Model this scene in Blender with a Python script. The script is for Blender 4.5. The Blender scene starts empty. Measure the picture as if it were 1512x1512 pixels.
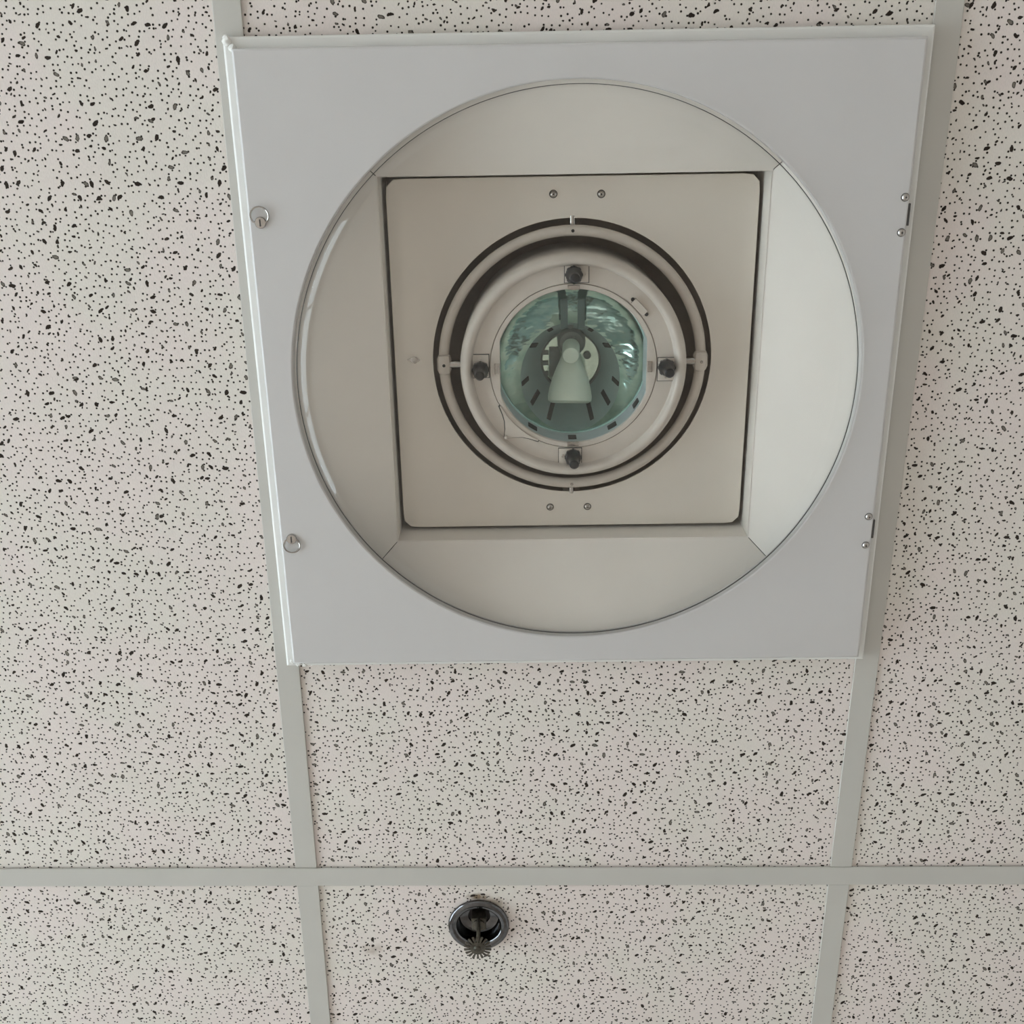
import bpy, bmesh, math, random
from mathutils import Vector, Matrix, Euler
random.seed(4)
PI = math.pi
sc = bpy.context.scene
COL = sc.collection

# ------------------------------------------------------------------ camera
H = 2.60                      # ceiling height (underside of the grid)
F_PX, D = 1598.95, 1.00603    # focal length in px of a 1512 frame, distance lens to ceiling
AX, AY, AZ = 0.36878, 0.00746, -0.00712
CAM = Vector((0, 0, H - D))
def _R():
    cx, sx, cy, sy, cz, sz = math.cos(AX), math.sin(AX), math.cos(AY), math.sin(AY), math.cos(AZ), math.sin(AZ)
    Rx = Matrix(((1, 0, 0), (0, cx, -sx), (0, sx, cx)))
    Ry = Matrix(((cy, 0, sy), (0, 1, 0), (-sy, 0, cy)))
    Rz = Matrix(((cz, -sz, 0), (sz, cz, 0), (0, 0, 1)))
    return Rz @ Rx @ Ry
RC = _R()
cd = bpy.data.cameras.new('camera'); cam = bpy.data.objects.new('camera', cd); COL.objects.link(cam)
cd.sensor_width = 36; cd.lens = F_PX / 1512 * 36; cd.clip_start = 0.01; cd.clip_end = 100
right, down, fwd = RC[0], RC[1], RC[2]
M = Matrix((right, -down, -fwd)).transposed().to_4x4()
M.translation = CAM
cam.matrix_world = M
sc.camera = cam

# ------------------------------------------------------------------ light and exposure
w = bpy.data.worlds.new('sky'); sc.world = w; w.use_nodes = True
bg = w.node_tree.nodes['Background']
bg.inputs[0].default_value = (0.77, 0.88, 1.0, 1); bg.inputs[1].default_value = 9.0
WX, EX, WY, EY = -2.686, 2.194, -1.604, 3.276        # room bounds: x from WX to EX, y from WY to EY
WIN = (-1.15, 2.45, 0.80, 2.30)                       # window opening in the wall at WX: y0, y1, z0, z1
pl = bpy.data.lights.new('window_portal', 'AREA'); pl.shape = 'RECTANGLE'
pl.size = WIN[3] - WIN[2]; pl.size_y = WIN[1] - WIN[0]; pl.cycles.is_portal = True
po = bpy.data.objects.new('window_portal', pl); COL.objects.link(po)
po.location = (WX - 0.13, (WIN[0] + WIN[1]) / 2, (WIN[2] + WIN[3]) / 2); po.rotation_euler = (0, -PI / 2, 0)
vs = sc.view_settings
vs.view_transform = 'Standard'; vs.look = 'None'; vs.gamma = 1; vs.use_curve_mapping = False
vs.exposure = 0.92
sc.cycles.diffuse_bounces = 6; sc.cycles.max_bounces = 14; sc.cycles.transparent_max_bounces = 20

# ------------------------------------------------------------------ materials
def mat(name, col, rough=0.5, metal=0.0, spec=0.5, noise=0.0, nscale=40, bump=0.0, bscale=600, coat=0.0):
    m = bpy.data.materials.new(name); m.use_nodes = True
    nt = m.node_tree; b = nt.nodes['Principled BSDF']
    b.inputs['Roughness'].default_value = rough; b.inputs['Metallic'].default_value = metal
    b.inputs['Specular IOR Level'].default_value = spec; b.inputs['Coat Weight'].default_value = coat
    geo = nt.nodes.new('ShaderNodeNewGeometry')
    n = nt.nodes.new('ShaderNodeTexNoise'); n.inputs['Scale'].default_value = nscale; n.inputs['Detail'].default_value = 3
    nt.links.new(geo.outputs['Position'], n.inputs['Vector'])
    mr = nt.nodes.new('ShaderNodeMapRange'); mr.inputs['From Min'].default_value = 0.3; mr.inputs['From Max'].default_value = 0.7
    mr.inputs['To Min'].default_value = 1 - noise; mr.inputs['To Max'].default_value = 1 + noise
    nt.links.new(n.outputs['Fac'], mr.inputs['Value'])
    mx = nt.nodes.new('ShaderNodeVectorMath'); mx.operation = 'SCALE'
    mx.inputs[0].default_value = col
    nt.links.new(mr.outputs['Result'], mx.inputs['Scale'])
    nt.links.new(mx.outputs[0], b.inputs['Base Color'])
    if bump:
        n2 = nt.nodes.new('ShaderNodeTexNoise'); n2.inputs['Scale'].default_value = bscale; n2.inputs['Detail'].default_value = 2
        nt.links.new(geo.outputs['Position'], n2.inputs['Vector'])
        bp = nt.nodes.new('ShaderNodeBump'); bp.inputs['Strength'].default_value = bump; bp.inputs['Distance'].default_value = 0.0006
        nt.links.new(n2.outputs['Fac'], bp.inputs['Height']); nt.links.new(bp.outputs['Normal'], b.inputs['Normal'])
    return m

def glass_mat(name, tint, rough=0.0, ior=1.5):
    m = bpy.data.materials.new(name); m.use_nodes = True; nt = m.node_tree
    nt.nodes.remove(nt.nodes['Principled BSDF']); out = nt.nodes['Material Output']
    tr = nt.nodes.new('ShaderNodeBsdfTransparent'); tr.inputs[0].default_value = (*tint, 1)
    gl = nt.nodes.new('ShaderNodeBsdfGlossy'); gl.inputs['Roughness'].default_value = rough
    lw = nt.nodes.new('ShaderNodeLayerWeight'); lw.inputs[0].default_value = 0.5      # Schlick, the same from both sides
    pw = nt.nodes.new('ShaderNodeMath'); pw.operation = 'POWER'; pw.inputs[1].default_value = 5.0
    ma = nt.nodes.new('ShaderNodeMath'); ma.operation = 'MULTIPLY_ADD'; f0 = ((ior - 1) / (ior + 1)) ** 2 * 1.1
    ma.inputs[1].default_value = 1 - f0; ma.inputs[2].default_value = f0
    nt.links.new(lw.outputs['Facing'], pw.inputs[0]); nt.links.new(pw.outputs[0], ma.inputs[0])
    mx = nt.nodes.new('ShaderNodeMixShader')
    nt.links.new(ma.outputs[0], mx.inputs[0]); nt.links.new(tr.outputs[0], mx.inputs[1]); nt.links.new(gl.outputs[0], mx.inputs[2])
    nt.links.new(mx.outputs[0], out.inputs['Surface'])
    return m

class NG:
    """small helper to write node maths"""
    def __init__(s, nt): s.nt = nt
    def new(s, t, **kw):
        n = s.nt.nodes.new(t)
        for k, v in kw.items(): setattr(n, k, v)
        return n
    def put(s, sock, v):
        if hasattr(v, 'links') or isinstance(v, bpy.types.NodeSocket): s.nt.links.new(v, sock)
        else: sock.default_value = v
    def m(s, op, a, b=None, c=None):
        n = s.new('ShaderNodeMath', operation=op); s.put(n.inputs[0], a)
        if b is not None: s.put(n.inputs[1], b)
        if c is not None: s.put(n.inputs[2], c)
        return n.outputs[0]
    def v(s, op, a, b=None, scale=None):
        n = s.new('ShaderNodeVectorMath', operation=op); s.put(n.inputs[0], a)
        if b is not None: s.put(n.inputs[1], b)
        if scale is not None: s.put(n.inputs['Scale'], scale)
        return n.outputs['Value'] if op in ('LENGTH', 'DISTANCE', 'DOT_PRODUCT') else n.outputs[0]
    def mr(s, v, a, b, c, d):
        n = s.new('ShaderNodeMapRange'); s.put(n.inputs[0], v)
        for i, x in enumerate((a, b, c, d)): s.put(n.inputs[i + 1], x)
        return n.outputs[0]
    def mix(s, f, a, b):
        n = s.new('ShaderNodeMix', data_type='RGBA'); s.put(n.inputs['Factor'], f)
        s.put(n.inputs['A'], a); s.put(n.inputs['B'], b); return n.outputs['Result']
    def noise(s, vec, scale, detail=2):
        n = s.new('ShaderNodeTexNoise'); s.put(n.inputs['Vector'], vec); s.put(n.inputs['Scale'], scale); s.put(n.inputs['Detail'], detail)
        return n
    def sep(s, v):
        n = s.new('ShaderNodeSeparateXYZ'); s.put(n.inputs[0], v); return n.outputs
    def voro(s, vec, scale, rnd):
        n = s.new('ShaderNodeTexVoronoi', voronoi_dimensions='2D'); s.put(n.inputs['Vector'], vec); s.put(n.inputs['Scale'], scale)
        s.put(n.inputs['Randomness'], rnd); return n

def tile_material():
    m = bpy.data.materials.new('fissured_mineral_tile'); m.use_nodes = True; nt = m.node_tree; g = NG(nt)
    b = nt.nodes['Principled BSDF']; b.inputs['Roughness'].default_value = 0.95; b.inputs['Specular IOR Level'].default_value = 0.15
    geo = g.new('ShaderNodeNewGeometry'); info = g.new('ShaderNodeObjectInfo')
    pos = geo.outputs['Position']
    off = g.new('ShaderNodeCombineXYZ'); g.put(off.inputs[0], g.m('MULTIPLY', info.outputs['Random'], 37.0)); g.put(off.inputs[1], g.m('MULTIPLY', info.outputs['Random'], 91.0))
    P = g.v('ADD', pos, off.outputs[0])
    fl = g.new('ShaderNodeCombineXYZ'); ss = g.sep(P); g.put(fl.inputs[0], ss[0]); g.put(fl.inputs[1], ss[1])
    P = fl.outputs[0]
    jit = g.noise(P, 900, 1)
    wob = g.m('MULTIPLY', g.m('SUBTRACT', jit.outputs['Fac'], 0.5), 0.0009)
    # pin holes, the shade inside them painted as dark colour
    v1 = g.voro(P, 1 / 0.0064, 0.86)
    d1 = g.m('MULTIPLY', v1.outputs['Distance'], 0.0064)
    r1 = g.sep(v1.outputs['Color'])
    pin = g.mr(g.m('SUBTRACT', d1, g.m('MULTIPLY', g.m('ADD', r1[0], 2.6), 0.000285)), 0.00018, -0.00018, 0, 1)
    pin = g.m('MULTIPLY', pin, g.m('GREATER_THAN', r1[1], 0.10))
    # fissures: one long-ish pit in each coarse cell, turned and sized at random, its inner shade put into the colour
    def fiss(scale, thr, amin, amax):
        v = g.voro(P, scale, 1.0)
        rnd = g.sep(v.outputs['Color'])
        # Position output is in scaled space
        loc = g.v('SUBTRACT', P, g.v('SCALE', v.outputs['Position'], scale=1 / scale)) if False else g.v('SUBTRACT', P, v.outputs['Position'])
        ro = g.new('ShaderNodeVectorRotate', rotation_type='Z_AXIS'); g.put(ro.inputs['Vector'], loc); g.put(ro.inputs['Angle'], g.m('MULTIPLY', rnd[0], 6.283))
        st = g.v('MULTIPLY', ro.outputs[0], (1.0, 1.75, 1.0))
        L = g.v('LENGTH', st)
        a = g.mr(g.m('POWER', rnd[1], 1.6), 0, 1, amin, amax)
        wb = g.m('MULTIPLY', g.m('SUBTRACT', g.noise(P, 420, 2).outputs['Fac'], 0.5), 0.0032)
        e = g.m('SUBTRACT', g.m('ADD', L, wb), a)
        k = g.mr(e, 0.0002, -0.0002, 0, 1)
        return g.m('MULTIPLY', k, g.m('GREATER_THAN', rnd[2], thr)), e, rnd
    f1, e1, q1 = fiss(78.0, 0.14, 0.0012, 0.0032)
    g2 = g.noise(P, 9, 2)
    warm = g.mix(g.mr(g2.outputs['Fac'], 0.42, 0.58, 0, 1), (0.790, 0.706, 0.668, 1), (0.768, 0.716, 0.656, 1))
    fine = g.noise(g.v('MULTIPLY', P, (1.0, 0.45, 1.0)), 900, 3)
    base = g.mix(g.mr(fine.outputs['Fac'], 0.3, 0.7, 0, 0.20), warm, (0.5, 0.48, 0.45, 1))
    # rust stain beside the sprinkler and a scuffed patch
    def stain(x, y, rx, ry, col, base, amt):
        d = g.v('MULTIPLY', g.v('SUBTRACT', pos, (x, y, H)), (1 / rx, 1 / ry, 0))
        n_ = g.noise(pos, 160, 3)
        q = g.m('ADD', g.v('LENGTH', d), g.m('MULTIPLY', g.m('SUBTRACT', n_.outputs['Fac'], 0.5), 1.3))
        return g.mix(g.mr(q, 1.0, 0.2, 0, amt), base, col)
    base = stain(-0.050, 0.8685, 0.016, 0.0075, (0.20, 0.13, 0.07, 1), base, 0.9)
    base = stain(-0.176, 0.945, 0.016, 0.010, (0.42, 0.34, 0.28, 1), base, 0.6)
    base = stain(-0.032, 0.876, 0.020, 0.010, (0.30, 0.22, 0.15, 1), base, 0.6)
    deep = g.mix(g.m('MULTIPLY', g.mr(e1, -0.0003, -0.0014, 0, 0.9), g.m('GREATER_THAN', q1[0], 0.68)), (0.035, 0.026, 0.021, 1), (0.20, 0.18, 0.155, 1))
    c = g.mix(pin, base, (0.028, 0.022, 0.018, 1))
    c = g.mix(f1, c, deep)
    nt.links.new(c, b.inputs['Base Color'])
    hgt = g.m('SUBTRACT', g.m('MULTIPLY', fine.outputs['Fac'], 0.5), g.m('MAXIMUM', pin, f1))
    bp = g.new('ShaderNodeBump'); bp.inputs['Strength'].default_value = 0.5; bp.inputs['Distance'].default_value = 0.0008
    nt.links.new(hgt, bp.inputs['Height']); nt.links.new(bp.outputs['Normal'], b.inputs['Normal'])
    return m

MT = {
    'tile': tile_material(),
    'tee': mat('painted_grid_steel', (0.54, 0.52, 0.48), 0.42, noise=0.02, nscale=14),
    'deck': mat('grey_concrete_deck', (0.35, 0.34, 0.33), 0.9, noise=0.1),
    'wall': mat('matt_wall_paint', (0.62, 0.575, 0.53), 0.8, noise=0.02, bump=0.2),
    'floor': mat('beige_vinyl_floor', (0.46, 0.385, 0.325), 0.45, noise=0.08, nscale=30),
    'skirt': mat('grey_vinyl_baseboard', (0.35, 0.34, 0.33), 0.5, noise=0.02),
    'white': mat('white_gloss_trim', (0.80, 0.795, 0.78), 0.28, noise=0.01),
    'ledge': mat('white_enamel_frame', (0.74, 0.73, 0.70), 0.30, noise=0.015, nscale=25),
    'door': mat('pale_grey_enamel', (0.585, 0.565, 0.555), 0.22, noise=0.01, nscale=18, bump=0.05, bscale=1400),
    'inner': mat('cream_enamel', (0.785, 0.74, 0.69), 0.38, noise=0.015, nscale=20),
    'plate': mat('cream_enamel_plate', (0.745, 0.69, 0.625), 0.35, noise=0.015, nscale=20),
    'head': mat('warm_grey_casting', (0.585, 0.53, 0.475), 0.42, noise=0.03, nscale=60, bump=0.12, bscale=900),
    'cavity': mat('dark_brown_housing_steel', (0.60, 0.53, 0.46), 0.6, noise=0.25, nscale=18),
    'black': mat('black_plastic', (0.018, 0.018, 0.020), 0.32, noise=0.05),
    'gasket': mat('dark_rubber_gasket', (0.06, 0.058, 0.055), 0.6, noise=0.05),
    'steel': mat('polished_steel', (0.48, 0.455, 0.43), 0.16, metal=1.0, noise=0.05, nscale=200),
    'chrome': mat('darkened_chrome', (0.15, 0.15, 0.155), 0.12, metal=1.0, noise=0.18, nscale=180),  # base colour darkened in place of dark surroundings mirrored in polished chrome
    'dull': mat('dull_brass_grey', (0.11, 0.10, 0.082), 0.42, metal=0.85, noise=0.25, nscale=300),
    'dark': mat('dark_slot', (0.05, 0.045, 0.042), 0.6, noise=0.1),
    'sleeve': mat('blue_grey_sleeve', (0.44, 0.50, 0.505), 0.35, metal=0.0, noise=0.06, nscale=60),
    'stripe': mat('dark_reflection_stripe', (0.17, 0.21, 0.215), 0.4, noise=0.05, nscale=60),  # stands in for dark reflections in the bowl
    'frost': mat('frosted_lamp_and_reflection', (0.86, 0.84, 0.76), 0.5, noise=0.03, nscale=80),  # also colours the modelled reflection of the bulb
    'socket': mat('grey_ceramic_socket', (0.30, 0.29, 0.28), 0.5, noise=0.08, nscale=120),
    'mirror': mat('bright_mirror', (0.86, 0.90, 0.82), 0.12, metal=1.0, noise=0.06, nscale=120, bump=0.5, bscale=90),
    'caulk': mat('white_caulk', (0.82, 0.81, 0.78), 0.6, noise=0.04, nscale=120, bump=0.4, bscale=300),
    'frame': mat('white_window_frame', (0.80, 0.80, 0.78), 0.4, noise=0.02),
    'wood': mat('beech_door_veneer', (0.45, 0.29, 0.16), 0.45, noise=0.15, nscale=12),
    'ground': mat('pale_paving', (0.42, 0.41, 0.39), 0.9, noise=0.12, nscale=3),
    'clear': glass_mat('clear_lens', (0.975, 0.975, 0.965)),
    'pane': glass_mat('window_glass', (0.96, 0.98, 0.97)),
    'filter': glass_mat('teal_filter_glass', (0.87, 0.955, 0.93)),
    'filter_edge': mat('teal_glass_edge', (0.45, 0.66, 0.62), 0.15, noise=0.05, coat=0.5),
}
def bowl_material():
    m = bpy.data.materials.new('teal_dimpled_reflector'); m.use_nodes = True; nt = m.node_tree; g = NG(nt)
    b = nt.nodes['Principled BSDF']; b.inputs['Metallic'].default_value = 1.0; b.inputs['Roughness'].default_value = 0.10
    geo = g.new('ShaderNodeNewGeometry')
    st = g.v('MULTIPLY', geo.outputs['Position'], (1.0, 1.6, 0.7))
    n = g.noise(st, 48, 2)
    nt.links.new(g.mix(g.mr(n.outputs['Fac'], 0.35, 0.65, 0, 1), (0.62, 0.78, 0.74, 1), (0.88, 0.96, 0.92, 1)), b.inputs['Base Color'])
    bp = g.new('ShaderNodeBump'); bp.inputs['Strength'].default_value = 0.28; bp.inputs['Distance'].default_value = 0.003
    nt.links.new(n.outputs['Fac'], bp.inputs['Height']); nt.links.new(bp.outputs['Normal'], b.inputs['Normal'])
    return m
MT['bowl'] = bowl_material()

# ------------------------------------------------------------------ mesh helpers
def link(o, parent=None):
    COL.objects.link(o)
    if parent is not None: o.parent = parent
    return o
def mesh_obj(name, verts, faces, m, parent=None, smooth=False, loc=None, rot=None):
    me = bpy.data.meshes.new(name); me.from_pydata([tuple(v) for v in verts], [], faces); me.validate()
    bm = bmesh.new(); bm.from_mesh(me); bmesh.ops.recalc_face_normals(bm, faces=bm.faces); bm.to_mesh(me); bm.free()
    me.materials.append(MT[m])
    if smooth:
        for p in me.polygons: p.use_smooth = True
        try: me.set_sharp_from_angle(angle=math.radians(38))
        except Exception: pass
    o = bpy.data.objects.new(name, me); link(o, parent)
    if loc is not None: o.location = loc
    if rot is not None: o.rotation_euler = rot
    return o
class MB:
    def __init__(s): s.v = []; s.f = []
    def add(s, v, f):
        n = len(s.v); s.v += [tuple(p) for p in v]; s.f += [[i + n for i in q] for q in f]; return s
    def box(s, x0, x1, y0, y1, z0, z1, bev=0.0, mtx=None):
        bm = bmesh.new()
        bmesh.ops.create_cube(bm, size=1)
        for v in bm.verts: v.co = Vector(((x0 + x1) / 2 + v.co.x * (x1 - x0), (y0 + y1) / 2 + v.co.y * (y1 - y0), (z0 + z1) / 2 + v.co.z * (z1 - z0)))
        if bev: bmesh.ops.bevel(bm, geom=list(bm.edges), offset=bev, segments=2, profile=0.5, affect='EDGES')
        if mtx is not None: bmesh.ops.transform(bm, matrix=mtx, verts=bm.verts)
        bm.verts.index_update()
        s.add([v.co for v in bm.verts], [[v.index for v in f.verts] for f in bm.faces]); bm.free(); return s
    def lathe(s, prof, n=64, closed=False, mtx=None, fn=None, cap0=False, cap1=False):
        v = []; f = []
        for (r, z) in prof:
            for i in range(n):
                a = 2 * PI * i / n; p = Vector((r * math.cos(a), r * math.sin(a), z))
                if fn: p = fn(p, r)
                if mtx is not None: p = mtx @ p
                v.append(p)
        k = len(prof)
        for j in range(k if closed else k - 1):
            a, b_ = j * n, ((j + 1) % k) * n
            for i in range(n): f.append([a + i, a + (i + 1) % n, b_ + (i + 1) % n, b_ + i])
        if cap0: f.append(list(range(n))[::-1])
        if cap1: f.append([(k - 1) * n + i for i in range(n)])
        return s.add(v, f)
    def tube(s, pts, r, n=8, closed=False):
        P = [Vector(p) for p in pts]; k = len(P); v = []; f = []
        up = None
        for i, p in enumerate(P):
            a = P[(i - 1) % k] if (closed or i) else p; b_ = P[(i + 1) % k] if (closed or i < k - 1) else p
            t = (b_ - a).normalized()
            if up is None: up = Vector((0, 0, 1)) if abs(t.z) < .9 else Vector((1, 0, 0))
            x = up.cross(t).normalized(); y = t.cross(x).normalized(); up = y
            for q in range(n):
                an = 2 * PI * q / n; v.append(p + x * r * math.cos(an) + y * r * math.sin(an))
        for i in range(k if closed else k - 1):
            a, b_ = i * n, ((i + 1) % k) * n
            for q in range(n): f.append([a + q, a + (q + 1) % n, b_ + (q + 1) % n, b_ + q])
        if not closed: f.append(list(range(n))[::-1]); f.append([(k - 1) * n + q for q in range(n)])
        return s.add(v, f)
    def rings(s, loops, closed=True):
        n = len(loops[0]); v = []; f = []
        for lp in loops: v += lp
        k = len(loops)
        for j in range(k if closed else k - 1):
            a, b_ = j * n, ((j + 1) % k) * n
            for i in range(n): f.append([a + i, a + (i + 1) % n, b_ + (i + 1) % n, b_ + i])
        return s.add(v, f)
    def build(s, name, m, parent=None, smooth=False, loc=None, rot=None): return mesh_obj(name, s.v, s.f, m, parent, smooth, loc, rot)
def T(x, y, z): return Matrix.Translation((x, y, z))
def RZ(a): return Matrix.Rotation(a, 4, 'Z')
def empty(name, loc=(0, 0, 0), rz=0, parent=None):
    o = bpy.data.objects.new(name, None); link(o, parent); o.location = loc; o.rotation_euler = (0, 0, rz); o.empty_display_size = 0.05; return o
def tag(o, label=None, cat=None, group=None, kind=None):
    if label: o['label'] = label
    if cat: o['category'] = cat
    if group: o['group'] = group
    if kind: o['kind'] = kind
    return o
def share(src, name, parent, loc, rot=None):
    o = src.copy(); o.name = name; link(o, parent); o.location = loc
    if rot is not None: o.rotation_euler = rot
    return o

# ------------------------------------------------------------------ the room
PITCH, LONG = 0.610, 1.220
XL, YH = -0.24566, 0.83636
TW, TZ = 0.0122, 0.0             # half width of a tee flange; its underside is at H
floor = MB().box(WX, EX, WY, EY, -0.1, 0).build('floor', 'floor'); tag(floor, 'beige vinyl floor of the treatment room', None, None, 'structure')
def wall(name, b, label): tag(MB().box(*b).build(name, 'wall'), label, None, None, 'structure')
wall('wall_right', (EX, EX + .12, WY - .12, EY + .12, 0, H + .45), 'cream painted wall across from the window')
wall('wall_front', (WX, EX, WY - .12, WY, 0, H + .45), 'cream painted wall nearest the ceiling light')
wall('wall_back', (WX, EX, EY, EY + .12, 0, H + .45), 'cream painted wall beyond the sprinkler')
wl = MB(); y0, y1, z0, z1 = WIN
wl.box(WX - .12, WX, WY - .12, y0, 0, H + .45).box(WX - .12, WX, y1, EY + .12, 0, H + .45).box(WX - .12, WX, y0, y1, 0, z0).box(WX - .12, WX, y0, y1, z1, H + .45)
tag(wl.build('wall_left', 'wall'), 'cream painted wall with the window opening', None, None, 'structure')
for nm, b in (('baseboard_right', (EX - .012, EX, WY, EY, 0, .1)), ('baseboard_left', (WX, WX + .012, WY, EY, 0, .1)),
              ('baseboard_front', (WX, EX, WY, WY + .012, 0, .1)), ('baseboard_back', (WX, EX, EY - .012, EY, 0, .1))):
    tag(MB().box(*b).build(nm, 'skirt'), 'grey vinyl baseboard', None, None, 'structure')
wf = MB()
for a, b in ((y0, y0 + .05), (y1 - .05, y1)): wf.box(WX - .09, WX - .03, a, b, z0, z1)
for a, b in ((z0, z0 + .05), (z1 - .05, z1)): wf.box(WX - .09, WX - .03, y0, y1, a, b)
third = (y1 - y0) / 3
for k in (1, 2): wf.box(WX - .085, WX - .035, y0 + third * k - .025, y0 + third * k + .025, z0, z1)
win = wf.build('window_1', 'frame'); tag(win, 'wide white framed daylight window in the left wall', None, None, 'structure')
for k in range(3): MB().box(WX - .063, WX - .057, y0 + third * k + .02, y0 + third * (k + 1) - .02, z0 + .04, z1 - .04).build('window_pane', 'pane', win)
tag(MB().box(WX - .30 - 14, WX - .12, -14, 16, -.4, -.3).build('ground', 'ground'), 'pale paving outside the window', None, None, 'structure')

# ceiling: deck above, grid of tees, lay-in tiles
deck = MB().box(WX, EX, WY, EY, H + .40, H + .45).build('ceiling', 'deck')
tag(deck, 'suspended ceiling of pin-holed white mineral tiles in a painted steel grid', None, None, 'structure')
def tee_mesh(length, along):
    b = MB(); h = length / 2; e = 0.0007
    if along == 'x': b.box(-h, h, -TW, TW, 0, .0022, .0006).box(-h, h, -.0008, .0008, .0016, .036)
    else: b.box(-TW, TW, -h, h, 0, .0022, .0006).box(-.0008, .0008, -h, h, .0016, .036)
    return b
FX, FY, FR = 0.05356, 0.25222, -0.00933
main = None
for k in range(-1, 2):
    loc = ((WX + EX) / 2, YH + k * LONG, H - .0006)
    if main is None: main = tee_mesh(EX - WX, 'x').build('main_tee', 'tee', deck, loc=loc)
    else: share(main, 'main_tee', deck, loc)
cross = None
for r in range(-2, 2):
    for k in range(-3, 4):
        loc = (XL + k * PITCH, YH + (r + .5) * LONG, H + .0002)
        if cross is None: cross = tee_mesh(LONG - 2 * TW - .0006, 'y').build('cross_tee', 'tee', deck, loc=loc)
        else: share(cross, 'cross_tee', deck, loc)
def tile(x0, x1, y0, y1):
    hx, hy = (x1 - x0) / 2, (y1 - y0) / 2
    return MB().box(-hx, hx, -hy, hy, 0, .016, .0008).build('ceiling_tile', 'tile', deck, loc=((x0 + x1) / 2, (y0 + y1) / 2, H + .0030))
GAP = .0035
t0 = None
FCELL = (FY - .312, FY + .312)
for r in range(-2, 2):
    for k in range(-4, 4):
        x0_, yy0 = XL + k * PITCH, YH + r * LONG
        if k == 0 and r == -1:
            tile(x0_ + GAP, x0_ + PITCH - GAP, yy0 + GAP, FY - .278); tile(x0_ + GAP, x0_ + PITCH - GAP, FY + .278, yy0 + LONG - GAP); continue
        if k == 0 and r == 0:
            cx, cy, hx, hy = x0_ + PITCH / 2, yy0 + LONG / 2, PITCH / 2 - GAP, LONG / 2 - GAP
            sx, sy = -.0498 - cx, .9060 - cy
            A_ = sorted([2 * PI * i / 48 for i in range(48)] + [math.atan2(s2 * hy - sy, s1 * hx - sx) % (2 * PI) for s1 in (-1, 1) for s2 in (-1, 1)])
            def off_rect(z):
                out = []
                for a in A_:
                    c, s = math.cos(a), math.sin(a)
                    t = min(((hx if c > 0 else -hx) - sx) / c if abs(c) > 1e-9 else 9, ((hy if s > 0 else -hy) - sy) / s if abs(s) > 1e-9 else 9)
                    out.append((sx + t * c, sy + t * s, z))
                return out
            def hole(z): return [(sx + .0325 * math.cos(a), sy + .0325 * math.sin(a), z) for a in A_]
            MB().rings([hole(0), off_rect(0), off_rect(.016), hole(.016)]).build('ceiling_tile', 'tile', deck, loc=(cx, cy, H + .0030)); continue
        if t0 is None: t0 = tile(x0_ + GAP, x0_ + PITCH - GAP, yy0 + GAP, yy0 + LONG - GAP)
        else: share(t0, 'ceiling_tile', deck, (x0_ + PITCH / 2, yy0 + LONG / 2, H + .0030))

# ------------------------------------------------------------------ the recessed surgical light (local z=0 at the ceiling, up is +)
L = empty('surgical_ceiling_light', (FX, FY, H), FR)
tag(L, 'square recessed surgical light with pale grey door and round clear lens', 'ceiling light')
def angs(hx, hy, n=160, extra=()):
    A = [2 * PI * i / n for i in range(n)]
    c = math.atan2(hy, hx)
    A += [c, PI - c, PI + c, 2 * PI - c] + list(extra)
    A = sorted(a % (2 * PI) for a in A); out = [A[0]]
    for a in A[1:]:
        if a - out[-1] > 1e-5: out.append(a)
    return out
def rect(A, hx, hy, z, ch=0.0):
    out = []
    for a in A:
        c, s = math.cos(a), math.sin(a)
        t = min(hx / abs(c) if abs(c) > 1e-9 else 9, hy / abs(s) if abs(s) > 1e-9 else 9)
        if ch: t = min(t, (hx + hy - ch) / (abs(c) + abs(s)))
        out.append((t * c, t * s, z))
    return out
def circ(A, r, z): return [(r * math.cos(a), r * math.sin(a), z) for a in A]

# trim frame: sloped ledge round the door
LX, LY = .3003, .3014
A = angs(LX, LY, 40)
DZ = -.0237; DX, DY = .2905, .2916
tf = MB().rings([rect(A, LX - .034, LY - .034, -.0115), rect(A, DX - .004, DY - .004, -.0113), rect(A, LX - .0022, LY - .0022, -.0108), rect(A, LX - .0007, LY - .0007, -.0100), rect(A, LX, LY, -.0082),
                 rect(A, LX, LY, -.0012), rect(A, LX - .034, LY - .034, -.0012)])
trim = tf.build('trim_frame', 'ledge', L)
# body upstand reaching through the tile opening
MB().rings([rect(A, LX - .026, LY - .026, -.0015), rect(A, LX - .026, LY - .026, .10), rect(A, LX - .030, LY - .030, .10), rect(A, LX - .030, LY - .030, -.0015)]).build('housing_flange', 'ledge', L)
def blob(pts, name='caulk_bead'):
    bm = bmesh.new()
    for (x, y, z, r) in pts:
        bmesh.ops.create_icosphere(bm, subdivisions=2, radius=r, matrix=T(x, y, z))
    for v in bm.verts: v.co += Vector((random.uniform(-1, 1), random.uniform(-1, 1), random.uniform(-1, 1))) * .0005
    b = MB().add([v.co for v in bm.verts], [[v.index for v in f.verts] for f in bm.faces]) if not bm.verts.index_update() else None
    bm.free(); return b.build(name, 'caulk', trim, True)
blob([(-LX + .004, -LY + .0035, -.0105, .0042), (-LX + .0085, -LY + .009, -.0115, .0035), (-LX + .003, -LY + .001, -.009, .003), (-LX + .012, -LY + .012, -.012, .0028)])
blob([(-LX + .013, LY - .004, -.0095, .0038), (-LX + .019, LY - .0015, -.0085, .003), (-LX + .026, LY - .001, -.008, .002), (-LX + .007, LY - .006, -.0105, .003)])

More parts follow.
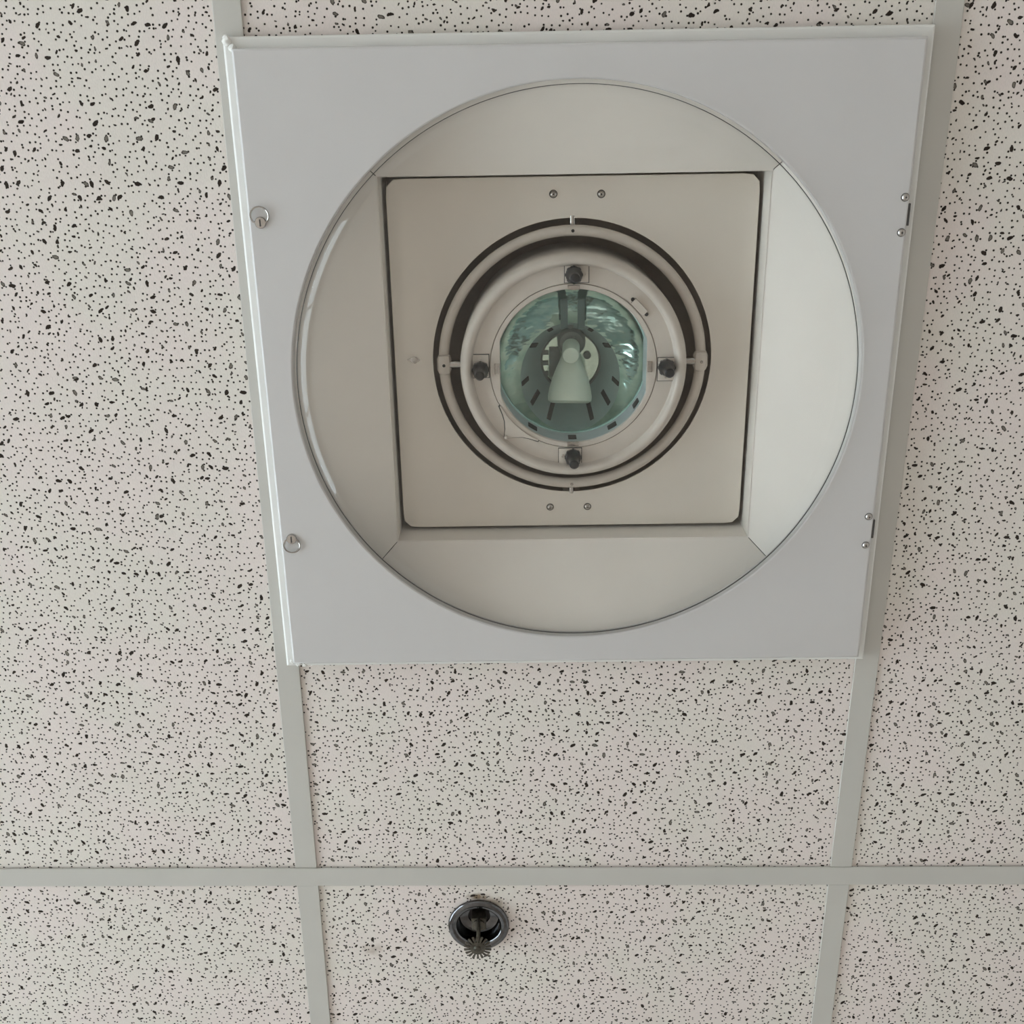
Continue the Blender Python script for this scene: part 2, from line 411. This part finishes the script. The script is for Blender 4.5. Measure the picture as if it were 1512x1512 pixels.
# door panel with a round opening
RO = .2637
A = angs(DX, DY, 192)
b = .0022
dp = MB().rings([circ(A, RO, -.0118), circ(A, RO, DZ + .001), circ(A, RO + .0006, DZ + .0003), circ(A, RO + .0015, DZ), rect(A, DX - b, DY - b, DZ), rect(A, DX - b * .45, DY - b * .45, DZ + b * .18),
                 rect(A, DX - b * .12, DY - b * .12, DZ + b * .5), rect(A, DX, DY, DZ + b), rect(A, DX, DY, -.0118)])
door = dp.build('door_panel', 'door', L, True)
for p in door.data.polygons:
    if abs(p.normal.z) > .995: p.use_smooth = False
# clear lens: shallow pan with a tight rounded rim
prof = [(0, -.0400), (.05, -.0397), (.10, -.0389), (.15, -.0375), (.19, -.0358), (.22, -.0341), (.238, -.0326), (.248, -.0308), (.2545, -.0280), (.2580, -.0248), (.2596, -.0215), (.2632, -.0200)]
lens = MB().lathe([(max(r, 1e-4), z) for r, z in prof], 160).build('lens', 'clear', door, True)
lens['label'] = 'clear domed lens in the round opening'
MB().lathe([(.2594, -.0236), (.26005, -.0236), (.26005, -.0225), (.2594, -.0225)], 192, closed=True).build('gasket', 'gasket', door, True)
# quarter-turn fasteners with D-rings
def d_ring(x, y, direction):
    s = direction
    scr = MB().lathe([(.0052, .0), (.0052, -.0012), (.0046, -.0022), (.0006, -.0024)], 28, cap1=True).build('fastener_screw', 'steel', door, True, loc=(x, y, DZ))
    pts = [(.0040, 0, -.0014)]
    for i in range(25):
        a = -0.72 + (PI + 1.44) * i / 24
        pts.append((.0078 * math.cos(a), .0062 + .0076 * math.sin(a), -.0016 - .0012 * math.sin(max(a, 0) / 2)))
    pts.append((-.0040, 0, -.0014))
    o = MB().tube([(px, py * s, pz) for px, py, pz in pts], .0008, 8).build('pull_ring', 'steel', door, True, loc=(x, y, DZ))
    MB().box(-.0006, .0006, -.0030, .0030, -.0004, .0002).build('screw_slot', 'dark', door, loc=(x, y, DZ - .0024))
d_ring(-.2795, -.1500, -1); d_ring(-.2790, .1520, 1)
hs = None
for (x, y) in ((.2868, -.1628), (.2868, -.1328), (.2857, .1365), (.2857, .1665)):
    x -= .001
    MB().lathe([(.0038, .0), (.0037, -.0003), (.0028, -.0003)], 20).build('screw_washer', 'gasket', door, loc=(x, y, DZ))
    MB().lathe([(.0010, -.0026), (.0009, -.0029), (.0001, -.0029)], 6).build('screw_socket', 'dark', door, loc=(x, y, DZ))
    if hs is None: hs = MB().lathe([(.0034, .0), (.0034, -.0008), (.0028, -.0018), (.0016, -.0026), (.0003, -.0028)], 24, cap1=True).build('hinge_screw', 'steel', door, True, loc=(x, y, DZ))
    else: share(hs, 'hinge_screw', door, (x, y, DZ))
for y in (-.148, .150): MB().box(DX - .0012, DX + .0012, y - .0095, y + .0095, DZ + .0003, -.0120, .0003).build('hinge_leaf', 'dark', door)

# four sloping reflector panels, mitred at the corners
ZO, HO = .0405, .1822
ZI, HI = -.0120, .2760
rp = None
g_ = .0006
for k in range(4):
    if rp is None:
        o, i_ = HI - g_, HO - g_
        v = [(HO + .0014, -i_ - .0014, ZO), (HO + .0014, i_ + .0014, ZO), (HI, o, ZI), (HI, -o, ZI)]
        v += [(x, y, z + .0012) for x, y, z in v]
        f = [[0, 1, 2, 3], [7, 6, 5, 4], [0, 4, 5, 1], [1, 5, 6, 2], [2, 6, 7, 3], [3, 7, 4, 0]]
        rp = mesh_obj('reflector_panel', v, f, 'inner', L)
    else: share(rp, 'reflector_panel', L, (0, 0, 0), (0, 0, PI / 2 * k))
A4 = [PI / 4 + PI / 2 * k for k in range(4)]
MB().rings([rect(A4, HO + .0022, HO + .0022, ZO + .004), rect(A4, HI - .003, HI - .003, ZI + .0065), rect(A4, HI - .003, HI - .003, ZI + .0075), rect(A4, HO + .0022, HO + .0022, ZO + .005)]).build('dark_gap_backing', 'gasket', L)  # dark sheet added so the panel gaps read as dark lines
# square throat behind the panels and the mounting plate
ZP = .0690
A4 = [PI / 4 + PI / 2 * k for k in range(4)]
th = MB().rings([rect(A4, HO + .0002, HO + .0002, ZO), rect(A4, HO + .0002, HO + .0002, .102), rect(A4, HO + .0016, HO + .0016, .102), rect(A4, HO + .0016, HO + .0016, ZO)])
th.build('throat_frame', 'inner', L)
hp = .1787
A = angs(hp, hp, 128, [PI / 2 * q + s_ * (PI / 4 - .018) for q in range(4) for s_ in (1, -1)])
mp = MB().rings([circ(A, .1402, ZP), rect(A, hp - .0004, hp - .0004, ZP, .008), rect(A, hp, hp, ZP + .0006, .008), rect(A, hp, hp, ZP + .0018, .008), circ(A, .1402, ZP + .0018)])
plate = mp.build('mounting_plate', 'plate', L)
ps = None
for (x, y) in ((-.0184, -.1626), (.0274, -.1619), (-.0225, .1575), (.0171, .1575)):
    MB().lathe([(.0040, .0), (.0039, -.0003), (.0028, -.0003)], 20).build('screw_washer', 'gasket', plate, loc=(x, y, ZP))
    MB().lathe([(.0010, -.0024), (.0009, -.0026), (.0001, -.0026)], 6).build('screw_socket', 'dark', plate, loc=(x, y, ZP))
    if ps is None: ps = MB().lathe([(.0033, .0), (.0033, -.0006), (.0029, -.0014), (.0020, -.0022), (.0009, -.0025), (.0002, -.0025)], 24, cap1=True).build('plate_screw', 'steel', plate, True, loc=(x, y, ZP))
    else: share(ps, 'plate_screw', plate, (x, y, ZP))
wg = MB().lathe([(.0034, 0), (.0034, -.0015), (.0020, -.0018), (.0018, -.0008), (.0002, -.0008)], 24, cap1=True)
wg.add([(-.0075, 0, -.0006), (-.003, -.0022, -.0006), (-.003, .0022, -.0006), (-.0075, 0, 0), (-.003, -.0022, 0), (-.003, .0022, 0)], [[0, 1, 2], [3, 5, 4], [0, 3, 4, 1], [0, 2, 5, 3]])
wg.add([(.0075, 0, -.0006), (.003, -.0022, -.0006), (.003, .0022, -.0006), (.0075, 0, 0), (.003, -.0022, 0), (.003, .0022, 0)], [[0, 2, 1], [3, 4, 5], [0, 1, 4, 3], [0, 3, 5, 2]])
wg.build('wing_fastener', 'steel', plate, False, loc=(-.159, -.0033, ZP))
# housing box above
hb = MB().rings([rect(A4, .2, .2, .102), rect(A4, .2, .2, .26), rect(A4, .203, .203, .26), rect(A4, .203, .203, .102)])
hb.box(-.2, .2, -.2, .2, .26, .263)
hb.build('housing_box', 'cavity', L)

# gimbal ring and pivots
ZG = .0655
gp = [(.1290 + .0052 * math.cos(t), ZG + .0052 * math.sin(t)) for t in [2 * PI * i / 16 for i in range(16)]]
gim = MB().lathe(gp, 128, closed=True).build('gimbal_ring', 'head', L, True)
for s_ in (-1, 1):
    MB().box(-.0071, .0071, -.0108, .0108, -.0085, .0066, .0056).build('pivot_block', 'head', gim, True, loc=(.1285 * s_, 0, ZG - .0008))
    MB().lathe([(.0040, -.0085), (.0040, .0085)], 20, mtx=T(.1175 * s_, 0, ZG - .003) @ Matrix.Rotation(PI / 2, 4, 'Y'), cap0=True, cap1=True).build('pivot_pin', 'steel', gim, True)
    MB().lathe([(.0032, -.005), (.0032, .005)], 20, mtx=T(0, .1372 * s_, ZG + .0060) @ Matrix.Rotation(PI / 2, 4, 'X'), cap0=True, cap1=True).build('pivot_pin', 'steel', gim, True)
    MB().box(-.009, .009, -.0025, .0025, -.004, .012, .0006).build('pivot_bracket', 'cavity', gim, loc=(0, .1440 * s_, ZG + .0096))
for x, y, m_, dz in ((-.1285, 0, 'black', -.0001), (.1285, 0, 'steel', -.0001), (0, -.129, 'black', .0024), (0, .129, 'steel', .0024)):
    MB().lathe([(.0016, .0), (.0016, -.0004), (.0003, -.0004)], 16, cap1=True).build('set_screw', m_, gim, loc=(x, y, ZG - .0095 + (dz if dz < 0 else dz + .0018)))

# lamp head casting
FLAT = .0722
def flat(p, r):
    if r < .0785: p.x = max(-FLAT, min(FLAT, p.x))
    return p
HZ = .0405
prof = [(.104, .150), (.1108, .120), (.1112, .052), (.1114, .0425), (.1108, .0385), (.1090, .0350), (.1065, .0330), (.1040, .0326), (.1018, .0336), (.1004, .0360), (.0998, .0395), (.0990, HZ), (.0905, HZ + .0002), (.0826, HZ + .0002),
        (.0826, HZ + .0030), (.0818, HZ + .0030), (.0818, HZ - .0004), (.0795, HZ - .0006), (.0776, HZ - .0003), (.0768, HZ + .0008), (.0768, .074)]
head = MB().lathe(prof, 128, fn=flat).build('lamp_head', 'head', L, True)
# knobs at the four quarters, each on a little plate turned clockwise
kp = kb = kscrew = None
for q, a in enumerate((-PI / 2, 0, PI / 2, PI)):
    c_, s_ = math.cos(a), math.sin(a)
    px, py = .0912 * c_, .0912 * s_
    rz = a + PI / 2                                 # local x runs clockwise round the ring as seen from below
    if kp is None:
        kp = MB().box(-.0085, .0142, -.0080, .0080, -.0011, .0004, .0004)
        kp = kp.build('knob_plate', 'head', head, True, loc=(px, py, HZ), rot=(0, 0, rz))
        kg = MB().box(-.0092, .0149, -.0087, .0087, -.0004, .0004).build('knob_plate_seal', 'gasket', head, loc=(px, py, HZ), rot=(0, 0, rz))
        kb = MB().lathe([(.0066, .0), (.0080, -.002), (.0080, -.0075), (.0066, -.0100), (.0050, -.0120), (.0048, -.0210), (.0046, -.0280), (.0032, -.0296), (.0004, -.0300)], 20, cap1=True, fn=None)
        for i in range(8):
            kb.box(.0070, .0085, -.0011, .0011, -.0075, -.0018, mtx=RZ(i * PI / 4))
        kb = kb.build('knob', 'black', head, True, loc=(px, py, HZ - .001), rot=(0, 0, rz))
        kscrew = MB().lathe([(.0021, 0), (.0021, -.0008), (.0010, -.0010), (.0009, -.0002), (.0002, -.0002)], 16, cap1=True).build('plate_rivet', 'head', head, True)
        kscrew.location = (px + .0105 * math.cos(rz), py + .0105 * math.sin(rz), HZ - .0010)
    else:
        share(kg, 'knob_plate_seal', head, (px, py, HZ), (0, 0, rz))
        share(kp, 'knob_plate', head, (px, py, HZ), (0, 0, rz)); share(kb, 'knob', head, (px, py, HZ - .001), (0, 0, rz))
        share(kscrew, 'plate_rivet', head, (px + .0105 * math.cos(rz), py + .0105 * math.sin(rz), HZ - .0010))
# hinge clip of the inner ring with two black screws
ca = math.atan2(-.0595, .0640)
clip = MB().box(-.0040, .0030, -.0085, .0085, -.0030, .0010, .0005).build('hinge_clip', 'head', head, False, loc=(.0868 * math.cos(ca), .0868 * math.sin(ca), HZ - .0005), rot=(0, 0, ca))
for t_ in (-.0098, .0098):
    MB().lathe([(.0019, .0), (.0019, -.0016), (.0003, -.0018)], 14, cap1=True).build('clip_screw', 'black', head, True, loc=(.0868 * math.cos(ca) - t_ * math.sin(ca), .0868 * math.sin(ca) + t_ * math.cos(ca), HZ - .001))
# pointed finger tab of the inner ring, lower left
ta = math.atan2(.0715, -.0690)
prof_t = [(-.026, .0), (-.018, .0016), (-.012, .0042), (-.006, .0095), (-.001, .0160), (.0, .0174), (.001, .0160), (.006, .0095), (.012, .0042), (.018, .0016), (.026, .0)]
loopA = []; loopB = []
for (t_, e_) in prof_t:
    rr = math.sqrt(max(.0826 ** 2 - t_ * t_, 0)); loopA.append((t_, rr + e_))
inn = [(t_, math.sqrt(.0815 ** 2 - t_ * t_)) for t_, _ in prof_t]
n_ = len(prof_t)
v = [(r_, t_, -.0024) for t_, r_ in loopA] + [(r_, t_, -.0024) for t_, r_ in inn] + [(r_, t_, .0005) for t_, r_ in loopA] + [(r_, t_, .0005) for t_, r_ in inn]
f = []
for i in range(n_ - 1):
    f += [[i, i + 1, n_ + i + 1, n_ + i], [2 * n_ + i, 3 * n_ + i, 3 * n_ + i + 1, 2 * n_ + i + 1], [i, 2 * n_ + i, 2 * n_ + i + 1, i + 1], [n_ + i, n_ + i + 1, 3 * n_ + i + 1, 3 * n_ + i]]
mesh_obj('finger_tab', v, f, 'head', head, False, loc=(0, 0, HZ + .0002), rot=(0, 0, ta))
vs_ = [((r_ + (.0009 if q_ < n_ else 0)), t_ * 1.06, -.0005) for q_, (r_, t_, z_) in enumerate(v[:2 * n_])] + [((r_ + (.0009 if q_ < n_ else 0)), t_ * 1.06, .0004) for q_, (r_, t_, z_) in enumerate(v[:2 * n_])]
mesh_obj('finger_tab_seam', vs_, f, 'gasket', head, False, loc=(0, 0, HZ + .0002), rot=(0, 0, ta))
MB().lathe([(.0020, 0), (.0016, -.003), (.0004, -.0036)], 12, cap1=True).build('tab_tip', 'head', head, True, loc=(.0970 * math.cos(ta), .0970 * math.sin(ta), HZ - .002))
# spring clips at the rim of the opening
for a, hw in ((-PI / 2, .0058), (PI / 2, .0058), (0, .0054), (PI, .0054)):
    r_ = .0785 if abs(math.sin(a)) > .5 else .0752
    MB().box(-.0022, .0022, -hw, hw, -.0012, .0006, .0003).box(-.0022, -.0008, -hw * .45, hw * .45, -.0020, -.0005).build('spring_clip', 'steel', head, False, loc=(r_ * math.cos(a), r_ * math.sin(a), HZ - .0004), rot=(0, 0, a))

# point in the light's own frame seen through a place in the close-up view
def local_at(u, v, z):
    d = RC.transposed() @ Vector(((u - 756) / F_PX, (v - 756) / F_PX, 1.0))
    t_ = (z + D) / d.z; P = d * t_
    dx, dy = P.x - FX, P.y - FY
    c_, s_ = math.cos(FR), math.sin(FR)
    return Vector((c_ * dx + s_ * dy, -s_ * dx + c_ * dy, z))
def cr(x, y, z): return local_at(620 + x * 450 / 1512, 300 + y * 450 / 1512, z)

# inner sleeve wall with slots, filter glass, reflector
bar = MB().lathe([(.0767, HZ + .0025), (.0767, .0745), (.0785, .0745), (.0785, HZ + .0025)], 96, closed=True, fn=lambda p, r: Vector((max(-.0721, min(.0721, p.x)) if r < .0775 else max(-.0745, min(.0745, p.x)), p.y, p.z))).build('lamp_barrel', 'sleeve', head, True)
for dg, wd in ((90, .0042), (122, .0052), (58, .0050), (33, .0046)):
    a = math.radians(dg)
    MB().box(-.0006, .0008, -wd, wd, -.0065, .0065, .0002).build('barrel_slot', 'dark', head, loc=(.0764 * math.cos(a), .0764 * math.sin(a), .056), rot=(0, 0, a))
fz = .0715
filt = MB().lathe([(1e-4, fz), (.0752, fz)], 96).build('filter_glass', 'filter', head, True)
MB().lathe([(.0752, fz - .0005), (.0766, fz - .0005), (.0766, fz + .0028), (.0752, fz + .0028)], 96, closed=True).build('filter_rim', 'filter_edge', head, True)

# reflector bowl, the rim's reflection shaped as a sloping sleeve with slots, and bright back plate (deeper, slightly off axis)
NN = 96
def ell(cx, cy, rx, ry, z):
    return [cr(cx + rx * math.cos(2 * PI * i / NN), cy + ry * math.sin(2 * PI * i / NN), z) for i in range(NN)]
rim = [Vector((.0757 * math.cos(2 * PI * i / NN), .0757 * math.sin(2 * PI * i / NN), .0742)) for i in range(NN)]
EB = ell(746, 862, 246, 268, .108)
EA = ell(748, 782, 146, 146, .138)
def lerp_loop(a, b_, t_, bulge=0.0):
    out = []
    for p, q in zip(a, b_):
        r_ = p.lerp(q, t_); k = 1 + bulge * math.sin(PI * t_)
        out.append(Vector((r_.x * k, r_.y * k, r_.z)))
    return out
bowl = MB().rings([lerp_loop(rim, EB, i / 10, .15) for i in range(11)], closed=False).build('reflector_bowl', 'bowl', head, True)
slv = MB().rings([lerp_loop(EB, EA, i / 5, -.02) for i in range(6)], closed=False).build('rim_reflection_sleeve', 'sleeve', head, True)
edge = [p * 1 for p in EA]
MB().tube([p + Vector((0, 0, -.0008)) for p in EA], .0012, 6, closed=True).build('sleeve_rim', 'socket', head, True)
bk = [Vector((p.x, p.y, .141)) for p in EA]
MB().add([p + Vector((0, 0, 0)) for p in bk] + [p + Vector((0, 0, .002)) for p in bk], [list(range(NN)), [NN + i for i in range(NN)][::-1]] + [[i, (i + 1) % NN, NN + (i + 1) % NN, NN + i] for i in range(NN)]).build('back_reflector', 'mirror', head)
def reflected_slot(ang, t0_, t1_, wd):
    i = ang / 360 * NN
    def pt(ii, t_):
        a0 = int(math.floor(ii)) % NN; fr_ = ii - math.floor(ii); a1 = (a0 + 1) % NN
        p = EB[a0].lerp(EB[a1], fr_); q = EA[a0].lerp(EA[a1], fr_); r_ = p.lerp(q, t_); k = 1 - .02 * math.sin(PI * t_)
        return Vector((r_.x * k, r_.y * k, r_.z))
    p0, p1 = pt(i, t0_), pt(i, t1_); tg = (pt(i + .5, (t0_ + t1_) / 2) - pt(i - .5, (t0_ + t1_) / 2)).normalized() * wd / 2
    nrm = (p1 - p0).cross(tg).normalized()
    if nrm.z > 0: nrm = -nrm
    q = [p0 - tg, p0 + tg, p1 + tg, p1 - tg]; lo = [x + nrm * .0012 for x in q]; hi = [x - nrm * .0006 for x in q]
    mesh_obj('reflected_slot', lo + hi, [[0, 1, 2, 3], [7, 6, 5, 4], [0, 4, 5, 1], [1, 5, 6, 2], [2, 6, 7, 3], [3, 7, 4, 0]], 'dark', head)
for ang, a_, b_, wd in ((62, .12, .62, .0048), (118, .12, .62, .0048), (34, .10, .50, .0050), (146, .10, .50, .0050), (8, .02, .30, .0046), (172, .02, .30, .0046), (-36, .02, .34, .0052), (216, .02, .34, .0052), (-64, .02, .22, .0052), (244, .02, .22, .0052)):
    reflected_slot(ang, a_, b_, wd)
# socket, neck, bulb reflection modelled as a frosted bell, reflected stripes as bars
def frustum_along(p0, p1, radii, name, m, n=40, smooth=True):
    """body of revolution from p0 to p1; radii = list of (t, r)"""
    ax = (p1 - p0); q = Vector((0, 0, 1)).rotation_difference(ax.normalized()).to_matrix().to_4x4(); Lh = ax.length
    return MB().lathe([(r, t_ * Lh) for t_, r in radii], n, mtx=T(*p0) @ q, cap0=True, cap1=True).build(name, m, head, smooth)
frustum_along(cr(752, 672, .142), cr(752, 694, .118), [(0, .0148), (.75, .0148), (.85, .0140), (1, .0120)], 'lamp_socket', 'socket')
frustum_along(cr(750, 712, .112), cr(749, 756, .0845), [(0, .0090), (.92, .0090), (1, .0080)], 'lamp_neck', 'frost')
frustum_along(cr(748, 745, .112), cr(743, 992, .098), [(0, .0085), (.12, .0110), (.30, .0150), (.50, .0190), (.70, .0218), (.86, .0232), (.95, .0228), (.99, .0200), (1, .0180)], 'bulb_reflection_bell', 'frost')
for x in (716, 800):  # dark stripes reflected in the bowl, built as solid bars
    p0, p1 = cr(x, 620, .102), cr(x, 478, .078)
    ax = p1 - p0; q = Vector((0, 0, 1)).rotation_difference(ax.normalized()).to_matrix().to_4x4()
    MB().box(-.0036, .0036, -.0012, .0012, 0, ax.length, .0003, mtx=T(*p0) @ q).build('bowl_reflection_stripe', 'stripe', head)
for x, y, r_ in ((830, 755, .0040), (662, 748, .0036), (768, 668, .0018), (748, 610, .0030)):
    p = cr(x, y, .1385 if y > 700 else .115)
    MB().lathe([(r_, .002), (r_, -.001), (r_ * .3, -.0014)], 18, cap1=True).build('rivet', 'socket', head, True, loc=p)
p = cr(664, 760, .1395)
MB().box(-.0050, .0065, -.010, .022, -.001, .001, .0003).build('lamp_bracket', 'socket', head, loc=p)
for i in range(4):
    p = cr(622, 690 + 52 * i, .1392)
    MB().box(-.0035, .0035, -.0022, .0022, -.001, .001, .0002).build('bracket_tooth', 'socket', head, loc=p)

# ------------------------------------------------------------------ fire sprinkler
S = empty('fire_sprinkler', (-.0498, .9060, H + .003))
tag(S, 'chrome recessed fire sprinkler with toothed deflector beside the grid bar', 'sprinkler')
esc = MB().lathe([(.0335, .0), (.0352, -.0012), (.0358, -.0030), (.0353, -.0048), (.0338, -.0062), (.0312, -.0070), (.0288, -.0068), (.0268, -.0060), (.0257, -.0050), (.0250, -.0028), (.0240, .0060), (.0232, .0120), (.0228, .0125), (.0228, .0140), (.0300, .0140), (.0315, .0010)], 72, closed=True).build('escutcheon_ring', 'chrome', S, True)
cup = MB().lathe([(.0226, .0110), (.0226, .0150), (.0130, .0155), (.0130, .0125), (.0205, .0115)], 56, closed=True).build('escutcheon_cup', 'chrome', S, True)
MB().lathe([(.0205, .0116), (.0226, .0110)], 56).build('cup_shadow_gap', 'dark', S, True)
MB().lathe([(.0131, .0152), (.0001, .0152)], 40).build('pipe_opening', 'dark', S)
body = MB().box(-.0085, .0085, -.0085, .0085, -.002, .015, .0012).lathe([(.0075, -.002), (.0075, -.0045), (.005, -.0055), (.0003, -.0055)], 24, cap1=True).build('sprinkler_body', 'dull', S, True)
ZD = -.0410
for s_ in (-1, 1):
    MB().tube([(0, .0078 * s_, -.001), (0, .0088 * s_, -.010), (0, .0085 * s_, -.019), (0, .0062 * s_, -.029), (0, .0028 * s_, -.0345), (0, 0, -.037)], .0019, 8).build('frame_arm', 'dull', S, True)
MB().lathe([(.0020, -.005), (.0026, -.010), (.0022, -.018), (.0028, -.025), (.0030, -.031), (.0022, -.034)], 16, cap0=True, cap1=True).build('fusible_link', 'dull', S, True)
MB().lathe([(.0044, -.033), (.0048, -.0355), (.0048, ZD), (.0034, ZD - .0024), (.0003, ZD - .0026)], 24, cap0=True, cap1=True).build('deflector_boss', 'dull', S, True)
df = MB(); nT = 18
v = []; f = []
df.lathe([(.0040, ZD), (.0085, ZD + .0004), (.0085, ZD + .0014), (.0040, ZD + .0010)], 54, closed=True)
for i in range(nT):
    a = 2 * PI * i / nT + PI / 2
    w0, w1 = .0008, .0014
    rr = .0155
    q = [(.0080, -w0), (rr, -w1), (rr + .0004, 0), (rr, w1), (.0080, w0)]
    pts = [(x * math.cos(a) - y * math.sin(a), x * math.sin(a) + y * math.cos(a), ZD + .0004 + (.0012 if x > .01 else 0)) for x, y in q]
    df.add(pts + [(x, y, z + .0010) for x, y, z in pts], [[0, 1, 2, 3, 4], [9, 8, 7, 6, 5]] + [[j, (j + 1) % 5, 5 + (j + 1) % 5, 5 + j] for j in range(5)])
df.build('deflector', 'dull', S)
